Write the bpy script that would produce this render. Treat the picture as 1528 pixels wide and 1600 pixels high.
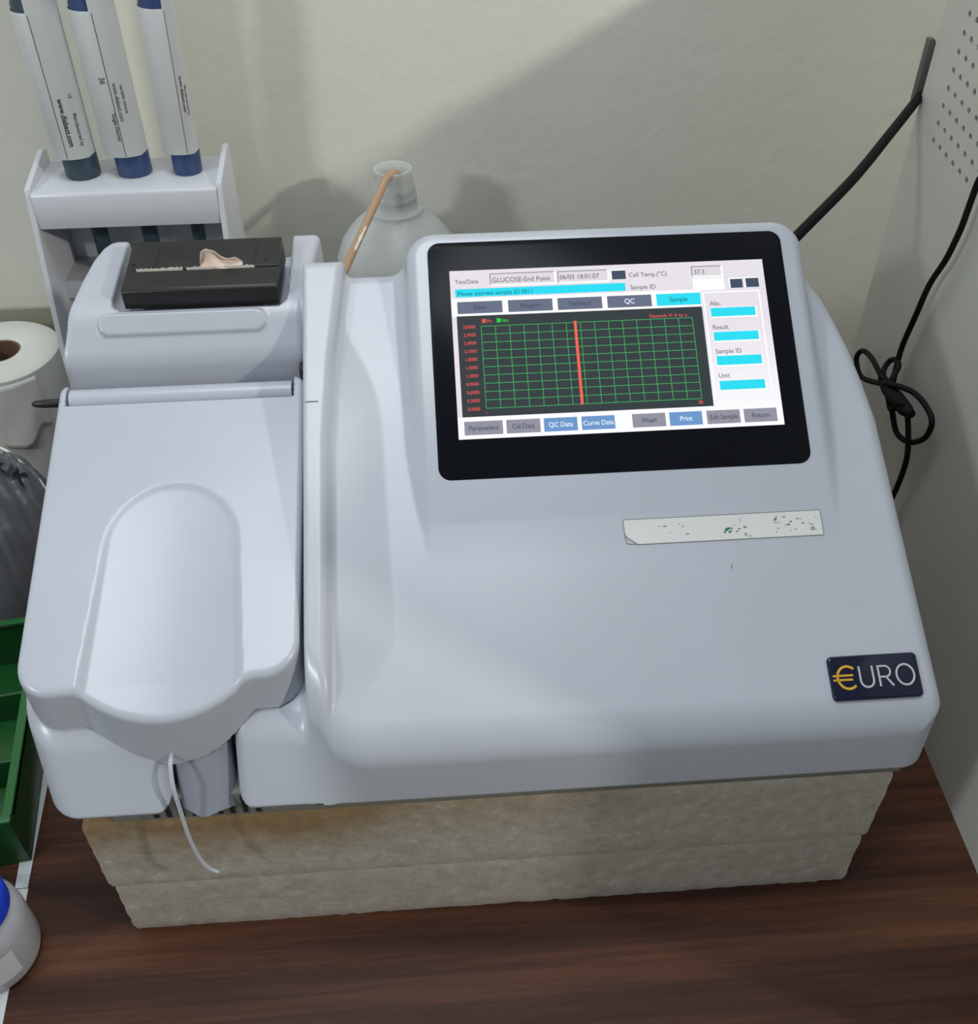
import bpy, bmesh, math, random
import numpy as np
from mathutils import Vector, Matrix

for _o in list(bpy.data.objects):
    bpy.data.objects.remove(_o, do_unlink=True)
SC = bpy.context.scene
COL = SC.collection
MM = 0.001
rnd = random.Random(7)

# ------------------------------------------------------------------ camera
cam_d = bpy.data.cameras.new('camera')
cam = bpy.data.objects.new('camera', cam_d)
COL.objects.link(cam)
CR = [[0.997448, -0.050741, 0.050226], [-0.071249, -0.662432, 0.745726], [-0.004567, -0.747402, -0.664357]]
CL = [-11.639, -378.491, 519.467]
mw = Matrix.Identity(4)
for r in range(3):
    mw[r][0] = CR[r][0]
    mw[r][1] = -CR[r][1]
    mw[r][2] = -CR[r][2]
    mw[r][3] = CL[r] * MM
cam.matrix_world = mw
cam_d.sensor_fit = 'HORIZONTAL'
cam_d.sensor_width = 36.0
cam_d.lens = 36.0 * 1600.0 / 1528.0
cam_d.clip_start = 0.02
cam_d.clip_end = 50
SC.camera = cam

# ------------------------------------------------------------------ view, world, lamps
SC.view_settings.view_transform = 'Standard'
SC.view_settings.look = 'None'
SC.view_settings.gamma = 1.0
SC.view_settings.use_curve_mapping = False
SC.view_settings.exposure = -0.1
world = bpy.data.worlds.new('world')
SC.world = world
world.use_nodes = True
world.node_tree.nodes['Background'].inputs[0].default_value = (0.86, 0.93, 1.0, 1)
world.node_tree.nodes['Background'].inputs[1].default_value = 0.24


def area_lamp(name, loc, target, size, size_y, power, color):
    d = bpy.data.lights.new(name, 'AREA')
    d.shape = 'RECTANGLE'
    d.size, d.size_y = size, size_y
    d.energy = power
    d.color = color
    o = bpy.data.objects.new(name, d)
    COL.objects.link(o)
    o.location = [c * MM for c in loc]
    v = Vector(target) - Vector(loc)
    o.rotation_euler = v.to_track_quat('-Z', 'Y').to_euler()
    return o


# ceiling tube to the left and in front, a second one to the right, soft bounce from the ceiling
area_lamp('tube_lamp', (-1320, -865, 1040), (28, 300, 200), 0.16, 0.16, 8, (0.88, 0.94, 1.0))
area_lamp('second_lamp', (1144, -704, 898), (0, 350, 211), 0.06, 0.06, 8.5, (1.0, 0.96, 0.88))
area_lamp('ceiling_bounce', (-100, -60, 1900), (-90, -40, 0), 0.9, 0.6, 15, (0.88, 0.94, 1.0))


# ------------------------------------------------------------------ helpers
def new_mat(name):
    m = bpy.data.materials.new(name)
    m.use_nodes = True
    nt = m.node_tree
    return m, nt, nt.nodes['Principled BSDF']


def simple(name, col, rough=0.5, **kw):
    m, nt, b = new_mat(name)
    b.inputs['Base Color'].default_value = (*col, 1)
    b.inputs['Roughness'].default_value = rough
    for k, v in kw.items():
        b.inputs[k.replace('_', ' ')].default_value = v
    return m


def N(nt, kind, **kw):
    n = nt.nodes.new(kind)
    for k, v in kw.items():
        setattr(n, k, v)
    return n


def ramp(nt, stops):
    r = N(nt, 'ShaderNodeValToRGB')
    cr = r.color_ramp
    while len(cr.elements) < len(stops):
        cr.elements.new(0.5)
    for e, (p, c) in zip(cr.elements, stops):
        e.position = p
        e.color = (*c, 1) if len(c) == 3 else c
    return r


def noise(nt, scale, detail=4, rough=0.6, vec=None, stretch=None):
    tc = N(nt, 'ShaderNodeTexCoord')
    mp = N(nt, 'ShaderNodeMapping')
    if stretch:
        mp.inputs['Scale'].default_value = stretch
    nt.links.new(tc.outputs['Object'], mp.inputs['Vector'])
    n = N(nt, 'ShaderNodeTexNoise')
    n.inputs['Scale'].default_value = scale
    n.inputs['Detail'].default_value = detail
    n.inputs['Roughness'].default_value = rough
    nt.links.new(mp.outputs['Vector'], n.inputs['Vector'])
    return n


def bump(nt, b, src, strength, dist):
    bp = N(nt, 'ShaderNodeBump')
    bp.inputs['Strength'].default_value = strength
    bp.inputs['Distance'].default_value = dist
    nt.links.new(src, bp.inputs['Height'])
    nt.links.new(bp.outputs['Normal'], b.inputs['Normal'])


def emit(name, col, strength=1.0):
    m, nt, b = new_mat(name)
    b.inputs['Base Color'].default_value = (0.01, 0.01, 0.01, 1)
    b.inputs['Roughness'].default_value = 0.6
    b.inputs['Specular IOR Level'].default_value = 0.05
    b.inputs['Emission Color'].default_value = (*col, 1)
    b.inputs['Emission Strength'].default_value = strength * 1.07
    return m


def srgb(r, g, b):
    def f(c):
        c /= 255.0
        return c / 12.92 if c <= 0.04045 else ((c + 0.055) / 1.055) ** 2.4
    return (f(r), f(g), f(b))


def empty(name, loc, label, cat, group=None):
    o = bpy.data.objects.new(name, None)
    COL.objects.link(o)
    o.location = [c * MM for c in loc]
    o.empty_display_size = 0.01
    o['label'] = label
    o['category'] = cat
    if group:
        o['group'] = group
    return o


def tag(o, label, cat, group=None):
    o['label'] = label
    o['category'] = cat
    if group:
        o['group'] = group
    return o


def struct(o):
    o['kind'] = 'structure'
    return o


class MB:
    """collects geometry in millimetres, world coordinates"""

    def __init__(self):
        self.v, self.f, self.m = [], [], []
        self.mi = 0

    def add(self, vs, fs):
        o = len(self.v)
        self.v += [tuple(p) for p in vs]
        self.f += [tuple(i + o for i in f) for f in fs]
        self.m += [self.mi] * len(fs)
        return self

    def box(self, a, b):
        (x0, y0, z0), (x1, y1, z1) = a, b
        vs = [(x0, y0, z0), (x1, y0, z0), (x1, y1, z0), (x0, y1, z0), (x0, y0, z1), (x1, y0, z1), (x1, y1, z1), (x0, y1, z1)]
        return self.add(vs, [(0, 3, 2, 1), (4, 5, 6, 7), (0, 1, 5, 4), (1, 2, 6, 5), (2, 3, 7, 6), (3, 0, 4, 7)])

    def prism(self, poly, fn, w0, w1):
        """poly of 2-d points extruded from w0 to w1; fn(p, q, w) -> xyz"""
        n = len(poly)
        vs = [fn(p, q, w0) for p, q in poly] + [fn(p, q, w1) for p, q in poly]
        fs = [tuple(range(n))[::-1], tuple(range(n, 2 * n))] + [(i, (i + 1) % n, n + (i + 1) % n, n + i) for i in range(n)]
        return self.add(vs, fs)

    def lathe(self, prof, c=(0, 0, 0), seg=48, fn=None, cap=False):
        n = len(prof)
        vs = []
        for k in range(seg):
            a = 2 * math.pi * k / seg
            for r, z in prof:
                p = (r * math.cos(a), r * math.sin(a), z)
                p = fn(p) if fn else p
                vs.append((c[0] + p[0], c[1] + p[1], c[2] + p[2]))
        fs = []
        for k in range(seg):
            j = (k + 1) % seg
            for i in range(n - 1):
                fs.append((k * n + i, j * n + i, j * n + i + 1, k * n + i + 1))
        if cap:
            fs.append(tuple(k * n for k in range(seg))[::-1])
            fs.append(tuple(k * n + n - 1 for k in range(seg)))
        return self.add(vs, fs)

    def tube(self, pts, r, seg=12, cap=True):
        P = [Vector(p) for p in pts]
        n = len(P)
        rs = r if hasattr(r, '__len__') else [r] * n
        T = [(P[min(i + 1, n - 1)] - P[max(i - 1, 0)]).normalized() for i in range(n)]
        u = T[0].orthogonal().normalized()
        vs = []
        for i in range(n):
            u = (u - T[i] * u.dot(T[i])).normalized()
            w = T[i].cross(u)
            for k in range(seg):
                a = 2 * math.pi * k / seg
                vs.append(P[i] + (u * math.cos(a) + w * math.sin(a)) * rs[i])
        fs = []
        for i in range(n - 1):
            for k in range(seg):
                j = (k + 1) % seg
                fs.append((i * seg + k, i * seg + j, (i + 1) * seg + j, (i + 1) * seg + k))
        if cap:
            fs.append(tuple(range(seg))[::-1])
            fs.append(tuple((n - 1) * seg + k for k in range(seg)))
        return self.add(vs, fs)

    def build(self, name, mats, parent=None, smooth=False, bevel=0, bseg=3, angle=40, sub=0, origin=None):
        if not isinstance(mats, (list, tuple)):
            mats = [mats]
        me = bpy.data.meshes.new(name)
        me.from_pydata([(x * MM, y * MM, z * MM) for x, y, z in self.v], [], self.f)
        for m in mats:
            me.materials.append(m)
        if len(mats) > 1:
            me.polygons.foreach_set('material_index', self.m)
        bm = bmesh.new()
        bm.from_mesh(me)
        if bevel:
            bmesh.ops.remove_doubles(bm, verts=bm.verts, dist=1e-6)
        bmesh.ops.recalc_face_normals(bm, faces=bm.faces)
        if bevel:
            es = [e for e in bm.edges if len(e.link_faces) == 2 and e.calc_face_angle(0) > math.radians(25)]
            bmesh.ops.bevel(bm, geom=es, offset=bevel * MM, segments=bseg, profile=0.5, affect='EDGES', clamp_overlap=True)
        if smooth or bevel:
            for f in bm.faces:
                f.smooth = True
            for e in bm.edges:
                if len(e.link_faces) == 2 and e.calc_face_angle(0) > math.radians(angle):
                    e.smooth = False
        bm.to_mesh(me)
        bm.free()
        return link(name, me, parent)


def link(name, me, parent=None):
    o = bpy.data.objects.new(name, me)
    COL.objects.link(o)
    if parent is not None:
        o.parent = parent
        q = Vector((0, 0, 0))
        p = parent
        while p is not None:
            q += p.location
            p = p.parent
        # mesh data is in world coordinates: shift it into the parent's frame
        me.transform(Matrix.Translation(-q))
    else:
        # put the origin at the base centre of the mesh
        n = len(me.vertices)
        co = np.empty(n * 3)
        me.vertices.foreach_get('co', co)
        co = co.reshape(-1, 3)
        c = (co.min(0) + co.max(0)) / 2
        c[2] = co[:, 2].min()
        me.transform(Matrix.Translation(-Vector(c)))
        o.location = c
    return o


def smooth_path(pts, n=10):
    """Catmull-Rom through pts"""
    P = [Vector(p) for p in pts]
    P = [P[0] * 2 - P[1]] + P + [P[-1] * 2 - P[-2]]
    out = []
    for i in range(1, len(P) - 2):
        a, b, c, d = P[i - 1:i + 3]
        for k in range(n):
            t = k / n
            out.append(0.5 * ((2 * b) + (c - a) * t + (2 * a - 5 * b + 4 * c - d) * t * t + (3 * b - a - 3 * c + d) * t ** 3))
    out.append(P[-2])
    return out


def text_mesh(body, size, fn, sx=1.0, bold=0.0, align='LEFT', thick=0.0):
    """outline of a line of writing as vertices/faces mapped through fn(x, y)"""
    c = bpy.data.curves.new('t', 'FONT')
    c.body = body
    c.size = size
    c.align_x = align
    c.offset = bold
    c.resolution_u = 4
    o = bpy.data.objects.new('t', c)
    COL.objects.link(o)
    dg = bpy.context.evaluated_depsgraph_get()
    me = bpy.data.meshes.new_from_object(o.evaluated_get(dg))
    vs = [fn(v.co.x * sx, v.co.y) for v in me.vertices]
    fs = [tuple(p.vertices) for p in me.polygons]
    bpy.data.objects.remove(o, do_unlink=True)
    bpy.data.curves.remove(c)
    bpy.data.meshes.remove(me)
    return vs, fs


def text_width(body, size, sx=1.0):
    vs, _ = text_mesh(body, size, lambda x, y: (x, y, 0), sx)
    return (max(v[0] for v in vs) - min(v[0] for v in vs)) if vs else 0


# ------------------------------------------------------------------ materials
def plastic(name, col, rough=0.32, speck=True):
    m, nt, b = new_mat(name)
    b.inputs['Roughness'].default_value = rough
    b.inputs['Coat Weight'].default_value = 0.12
    b.inputs['Coat Roughness'].default_value = 0.18
    n = noise(nt, 9, 5, 0.6)
    r = ramp(nt, [(0.3, tuple(c * 0.93 for c in col)), (0.7, col)])
    nt.links.new(n.outputs['Fac'], r.inputs['Fac'])
    if speck:   # small grey scuffs and specks of dirt
        n2 = noise(nt, 95, 2, 0.5)
        r2 = ramp(nt, [(0.765, (0, 0, 0)), (0.80, (1, 1, 1))])
        nt.links.new(n2.outputs['Fac'], r2.inputs['Fac'])
        mx = N(nt, 'ShaderNodeMix', data_type='RGBA')
        mx.inputs['B'].default_value = (col[0] * 0.45, col[1] * 0.45, col[2] * 0.45, 1)
        nt.links.new(r2.outputs['Color'], mx.inputs['Factor'])
        nt.links.new(r.outputs['Color'], mx.inputs['A'])
        nt.links.new(mx.outputs['Result'], b.inputs['Base Color'])
    else:
        nt.links.new(r.outputs['Color'], b.inputs['Base Color'])
    return m


M = {}
M['shell'] = plastic('white_plastic', (0.485, 0.508, 0.565))
M['cover'] = plastic('cover_plastic', (0.482, 0.510, 0.572))
M['black'] = simple('black_plastic', (0.012, 0.012, 0.013), 0.42)
M['dark'] = simple('dark_gap', (0.006, 0.006, 0.006), 0.8)
M['glass_black'] = simple('black_glass', (0.007, 0.008, 0.011), 0.2, Specular_IOR_Level=0.08)
M['base'] = simple('grey_base_plastic', (0.20, 0.20, 0.17), 0.55)
M['port'] = simple('smoky_port_plastic', (0.30, 0.32, 0.38), 0.3)
M['rubber'] = simple('black_rubber', (0.004, 0.004, 0.0045), 0.7, Specular_IOR_Level=0.2)
M['greymetal'] = simple('dull_grey_strap', (0.10, 0.10, 0.095), 0.5)
M['acrylic'] = plastic('white_acrylic', (0.60, 0.62, 0.66), 0.35, speck=False)
M['paper_white'] = simple('white_tape', (0.55, 0.57, 0.58), 0.7)
M['navy'] = simple('navy_plastic', (0.032, 0.062, 0.17), 0.35)
M['slate'] = simple('slate_plastic', (0.034, 0.062, 0.085), 0.4)
M['green'] = simple('green_plastic', (0.008, 0.075, 0.015), 0.35)
M['blue_tray'] = simple('dark_blue_plastic', (0.01, 0.03, 0.10), 0.4)
M['lid_blue'] = simple('blue_lid_plastic', (0.01, 0.05, 0.62), 0.35)
M['card'] = simple('brown_card_core', (0.15, 0.085, 0.05), 0.85)
M['ink'] = simple('black_ink', (0.01, 0.01, 0.01), 0.6)
M['ink_grey'] = simple('faded_ink', (0.10, 0.11, 0.12), 0.6)
M['ink_green'] = simple('green_ink', (0.01, 0.16, 0.06), 0.6)
M['silver'] = simple('silver_letters', (0.50, 0.52, 0.55), 0.35)
M['gold'] = simple('gold_letters', (0.72, 0.40, 0.03), 0.35)
M['badge'] = simple('navy_badge_resin', (0.006, 0.008, 0.028), 0.12)


def mat_wall():
    m, nt, b = new_mat('cream_wall_paint')
    n = noise(nt, 3.5, 6, 0.6)
    r = ramp(nt, [(0.3, (0.73, 0.722, 0.62)), (0.72, (0.81, 0.808, 0.72))])
    nt.links.new(n.outputs['Fac'], r.inputs['Fac'])
    nt.links.new(r.outputs['Color'], b.inputs['Base Color'])
    b.inputs['Roughness'].default_value = 0.55
    n2 = noise(nt, 55, 6, 0.65)
    bump(nt, b, n2.outputs['Fac'], 0.2, 0.003)
    return m


def mat_wood():
    m, nt, b = new_mat('dark_wood_laminate')
    n = noise(nt, 14, 6, 0.65, stretch=(0.16, 2.6, 1))
    n2 = noise(nt, 60, 5, 0.7, stretch=(0.10, 4.0, 1))
    ad = N(nt, 'ShaderNodeMath', operation='MULTIPLY_ADD')
    nt.links.new(n2.outputs['Fac'], ad.inputs[0])
    ad.inputs[1].default_value = 0.35
    nt.links.new(n.outputs['Fac'], ad.inputs[2])
    r = ramp(nt, [(0.46, (0.017, 0.006, 0.0035)), (0.64, (0.046, 0.0165, 0.009)), (0.76, (0.080, 0.030, 0.014)), (0.90, (0.12, 0.050, 0.024))])
    nt.links.new(ad.outputs[0], r.inputs['Fac'])
    nt.links.new(r.outputs['Color'], b.inputs['Base Color'])
    b.inputs['Roughness'].default_value = 0.5
    b.inputs['Specular IOR Level'].default_value = 0.22
    n3 = noise(nt, 260, 3, 0.6)
    bump(nt, b, n3.outputs['Fac'], 0.12, 0.001)
    return m


def mat_foam(name, stain):
    m, nt, b = new_mat(name)
    n = noise(nt, 160, 6, 0.75)
    r = ramp(nt, [(0.3, (0.36, 0.325, 0.27)), (0.62, (0.50, 0.46, 0.395)), (0.74, (0.75, 0.73, 0.68))])
    nt.links.new(n.outputs['Fac'], r.inputs['Fac'])
    src = r.outputs['Color']
    if stain:     # brown water stain spreading along the upper left of the sheet
        tc = N(nt, 'ShaderNodeTexCoord')
        sp = N(nt, 'ShaderNodeSeparateXYZ')
        nt.links.new(tc.outputs['Object'], sp.inputs[0])
        n2 = noise(nt, 16, 5, 0.65)
        mr = N(nt, 'ShaderNodeMapRange')
        mr.inputs['From Min'].default_value = 0.16
        mr.inputs['From Max'].default_value = -0.20
        nt.links.new(sp.outputs['X'], mr.inputs['Value'])
        mz = N(nt, 'ShaderNodeMapRange')
        mz.inputs['From Min'].default_value = 0.005
        mz.inputs['From Max'].default_value = 0.058
        nt.links.new(sp.outputs['Z'], mz.inputs['Value'])
        mu = N(nt, 'ShaderNodeMath', operation='MULTIPLY')
        nt.links.new(mr.outputs[0], mu.inputs[0])
        nt.links.new(mz.outputs[0], mu.inputs[1])
        mu2 = N(nt, 'ShaderNodeMath', operation='MULTIPLY')
        nt.links.new(mu.outputs[0], mu2.inputs[0])
        nt.links.new(n2.outputs['Fac'], mu2.inputs[1])
        r2 = ramp(nt, [(0.06, (0, 0, 0)), (0.34, (1, 1, 1))])
        nt.links.new(mu2.outputs[0], r2.inputs['Fac'])
        mx = N(nt, 'ShaderNodeMix', data_type='RGBA', blend_type='MULTIPLY')
        mx.inputs['B'].default_value = (0.62, 0.45, 0.26, 1)
        nt.links.new(r2.outputs['Color'], mx.inputs['Factor'])
        nt.links.new(src, mx.inputs['A'])
        src = mx.outputs['Result']
    nt.links.new(src, b.inputs['Base Color'])
    b.inputs['Roughness'].default_value = 0.6
    bump(nt, b, n.outputs['Fac'], 0.35, 0.002)
    return m


def mat_sticky():
    """old label: yellowed, with torn ink specks"""
    m, nt, b = new_mat('old_label_paper')
    n = noise(nt, 150, 5, 0.7, stretch=(0.7, 1.6, 1))
    r = ramp(nt, [(0.62, (0.70, 0.71, 0.68)), (0.67, (0.40, 0.42, 0.36)), (0.74, (0.10, 0.12, 0.09))])
    nt.links.new(n.outputs['Fac'], r.inputs['Fac'])
    nt.links.new(r.outputs['Color'], b.inputs['Base Color'])
    b.inputs['Roughness'].default_value = 0.35
    return m


def mat_clear(name, col, rough, trans=0.85, ior=1.35, alpha=1.0):
    m, nt, b = new_mat(name)
    b.inputs['Base Color'].default_value = (*col, 1)
    b.inputs['Roughness'].default_value = rough
    b.inputs['Transmission Weight'].default_value = trans
    b.inputs['IOR'].default_value = ior
    b.inputs['Alpha'].default_value = alpha
    return m


M['wall'] = mat_wall()
M['wood'] = mat_wood()
M['foam_top'] = mat_foam('stained_foam', True)
M['foam_low'] = mat_foam('grey_foam', False)
M['old_label'] = mat_sticky()
M['skirt'] = simple('olive_skirting_paint', (0.33, 0.32, 0.24), 0.6)
M['tower'] = plastic('beige_steel_paint', (0.55, 0.55, 0.50), 0.45, speck=False)
M['ldpe'] = mat_clear('milky_bottle_plastic', (0.86, 0.88, 0.87), 0.4, 0.5, 1.2, 0.72)
M['tube_brown'] = mat_clear('brown_stained_tube', (0.62, 0.42, 0.26), 0.25, 0.35, 1.35)
M['tube_white'] = simple('white_tube_highlight', (0.8, 0.76, 0.68), 0.4)  # pale colour for the painted highlight on the drain tube
M['tube_clear'] = mat_clear('clear_thin_tube', (0.80, 0.84, 0.95), 0.12, 0.55, 1.35)
M['jar'] = mat_clear('clear_jar_plastic', (0.80, 0.82, 0.88), 0.2, 0.6, 1.3)
M['bag'] = mat_clear('clear_bag_film', (0.22, 0.24, 0.27), 0.22, 0.35, 1.3, 0.8)
M['tissue'] = simple('white_tissue', (0.66, 0.655, 0.60), 0.9)
M['sleeve'] = plastic('white_sleeve_label', (0.62, 0.64, 0.64), 0.4, speck=False)
M['receipt'] = simple('torn_receipt_paper', (0.75, 0.60, 0.50), 0.8)
M['receipt_edge'] = simple('receipt_edge', (0.72, 0.70, 0.62), 0.7)
M['string'] = simple('white_drawstring', (0.8, 0.8, 0.8), 0.6)


# ------------------------------------------------------------------ signed distance modelling for the moulded plastic
def rmax(a, b, r):
    return np.minimum(-r, np.maximum(a, b)) + np.sqrt(np.maximum(a + r, 0) ** 2 + np.maximum(b + r, 0) ** 2)


def rmin(a, b, r):
    return -rmax(-a, -b, r)


def smin(a, b, k):
    h = np.clip(0.5 + 0.5 * (b - a) / k, 0, 1)
    return b + (a - b) * h - k * h * (1 - h)


def rbox(q, half, r):
    """rounded box, q: list of 3 arrays relative to the centre"""
    d = [np.abs(c) - (h - r) for c, h in zip(q, half)]
    out = np.sqrt(sum(np.maximum(c, 0) ** 2 for c in d))
    return out + np.minimum(np.maximum(np.maximum(d[0], d[1]), d[2]), 0) - r


def sstep(t):
    t = np.clip(t, 0, 1)
    return t * t * (3 - 2 * t)


def surface_mesh(name, f, lo, hi, h, mat, parent):
    """naive surface nets on a grid, vertices pulled onto the zero level, shading normals from the gradient"""
    ax = [np.arange(l, u + h, h) for l, u in zip(lo, hi)]
    nx, ny, nz = map(len, ax)
    val = np.empty((nx, ny, nz), np.float32)
    for i in range(0, nx, 24):
        X, Y, Z = np.meshgrid(ax[0][i:i + 24], ax[1], ax[2], indexing='ij')
        val[i:i + 24] = f(X, Y, Z)
    s = val < 0
    c = np.zeros((nx - 1, ny - 1, nz - 1), np.int8)
    for a in (0, 1):
        for b in (0, 1):
            for d in (0, 1):
                c += s[a:nx - 1 + a, b:ny - 1 + b, d:nz - 1 + d]
    act = (c > 0) & (c < 8)
    idx = -np.ones(act.shape, np.int64)
    cells = np.argwhere(act)
    idx[act] = np.arange(len(cells))
    acc = np.zeros((len(cells), 3))
    cnt = np.zeros(len(cells))
    corners = [(a, b, d) for a in (0, 1) for b in (0, 1) for d in (0, 1)]
    cv = {k: val[cells[:, 0] + k[0], cells[:, 1] + k[1], cells[:, 2] + k[2]].astype(float) for k in corners}
    for k in corners:
        for axis in range(3):
            if k[axis]:
                continue
            k2 = tuple(1 if q == axis else k[q] for q in range(3))
            va, vb = cv[k], cv[k2]
            cr = (va < 0) != (vb < 0)
            t = np.where(cr, va / np.where(va - vb == 0, 1, va - vb), 0)
            p = np.repeat(np.array(k, float)[None], len(cells), 0)
            p[:, axis] += t
            acc[cr] += p[cr]
            cnt[cr] += 1
    P = np.array(lo) + (cells + acc / cnt[:, None]) * h

    def grad(P, e=0.35):
        g = np.empty_like(P)
        for q in range(3):
            d = np.zeros(3)
            d[q] = e
            A, B = P + d, P - d
            g[:, q] = (f(A[:, 0], A[:, 1], A[:, 2]) - f(B[:, 0], B[:, 1], B[:, 2])) / (2 * e)
        return g
    for _ in range(3):
        g = grad(P)
        step = f(P[:, 0], P[:, 1], P[:, 2])[:, None] * g / np.maximum((g ** 2).sum(1), 0.05)[:, None]
        ln = np.linalg.norm(step, axis=1, keepdims=True)
        P -= step * np.minimum(1, 0.4 * h / np.maximum(ln, 1e-9))
    quads = []
    for axis in range(3):
        o = [q for q in range(3) if q != axis]
        sl0 = [slice(None)] * 3
        sl1 = [slice(None)] * 3
        sl0[axis] = slice(0, -1)
        sl1[axis] = slice(1, None)
        a, b = s[tuple(sl0)], s[tuple(sl1)]
        E = np.argwhere(a != b)
        E = E[(E[:, o[0]] > 0) & (E[:, o[1]] > 0) & (E[:, o[0]] < s.shape[o[0]] - 1) & (E[:, o[1]] < s.shape[o[1]] - 1)]
        inside = a[E[:, 0], E[:, 1], E[:, 2]]
        q = []
        for da, db in ((0, 0), (-1, 0), (-1, -1), (0, -1)):
            C = E.copy()
            C[:, o[0]] += da
            C[:, o[1]] += db
            q.append(idx[C[:, 0], C[:, 1], C[:, 2]])
        q = np.stack(q, 1)
        flip = inside if axis != 1 else ~inside
        q[~flip] = q[~flip][:, ::-1]
        quads.append(q)
    Q = np.concatenate(quads)
    Q = Q[(Q >= 0).all(1)]
    nrm = grad(P)
    nrm /= np.maximum(np.linalg.norm(nrm, axis=1, keepdims=True), 1e-9)
    me = bpy.data.meshes.new(name)
    me.vertices.add(len(P))
    me.vertices.foreach_set('co', (P * MM).ravel())
    me.loops.add(len(Q) * 4)
    me.loops.foreach_set('vertex_index', Q.ravel())
    me.polygons.add(len(Q))
    me.polygons.foreach_set('loop_start', np.arange(len(Q)) * 4)
    me.polygons.foreach_set('loop_total', np.full(len(Q), 4))
    me.update(calc_edges=True)
    me.validate()
    me.polygons.foreach_set('use_smooth', np.ones(len(me.polygons), bool))
    me.materials.append(mat)
    me.normals_split_custom_set_from_vertices(nrm.tolist())
    return link(name, me, parent)


RAD = math.radians
DS = 0.5317                       # slope of the deck
DZ = 222.6
DC = 1 / math.sqrt(1 + DS * DS)


def deck_z(x, y):
    return DZ + DS * y


LEAF_Y = [-118, -114, -106, -96, -87, -80, -64, -20, 10, 25, 40, 53, 66, 80, 100]
LEAF_X = [-57.5, -56, -49.4, -43, -36, -31, -31.5, -33.3, -34, -36, -41.4, -48.8, -54, -57, -58]


_ly = np.linspace(-130, 110, 481)
_k = np.exp(-0.5 * (np.arange(-24, 25) / 10.0) ** 2)
_k /= _k.sum()
_lx = np.convolve(np.pad(np.interp(_ly, LEAF_Y, LEAF_X), 24, 'edge'), _k, 'valid')
_la = np.convolve(np.pad(np.interp(_ly, [-116, -104, -70, 30, 70, 90], [0, 1.6, 4.6, 6.6, 4.0, 0.0]), 24, 'edge'), _k, 'valid')


def leaf(x, y):
    t = np.clip((np.interp(y, _ly, _lx) - x) / 30.0, 0, 1)
    return np.interp(y, _ly, _la) * (np.sqrt(t * t + 0.0016) - 0.04)


XR_Y = [-130, 8, 26, 42, 55, 67, 75, 84, 95, 110]
XR_X = [205.2, 205, 202.6, 199.7, 196, 192, 187, 182, 174, 160]
XL_Y = [40, 55, 64, 76, 93, 111, 121, 128, 140]
XL_X = [-192, -190.5, -187, -185, -183.5, -181, -178, -173, -160]
FS, FC = math.sin(RAD(20.05)), math.cos(RAD(20.05))
FY0, FZ0 = -96.0, 183.2           # front top edge of the sample cover


def flap_w(y, z):
    return -(y - FY0) * FS + (z - FZ0) * FC


CT = RAD(34.366)
CS, CC = math.sin(CT), math.cos(CT)


def con_uvw(x, y, z):
    z = z - 228.0
    return x, y * CC + z * CS, -y * CS + z * CC


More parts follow.
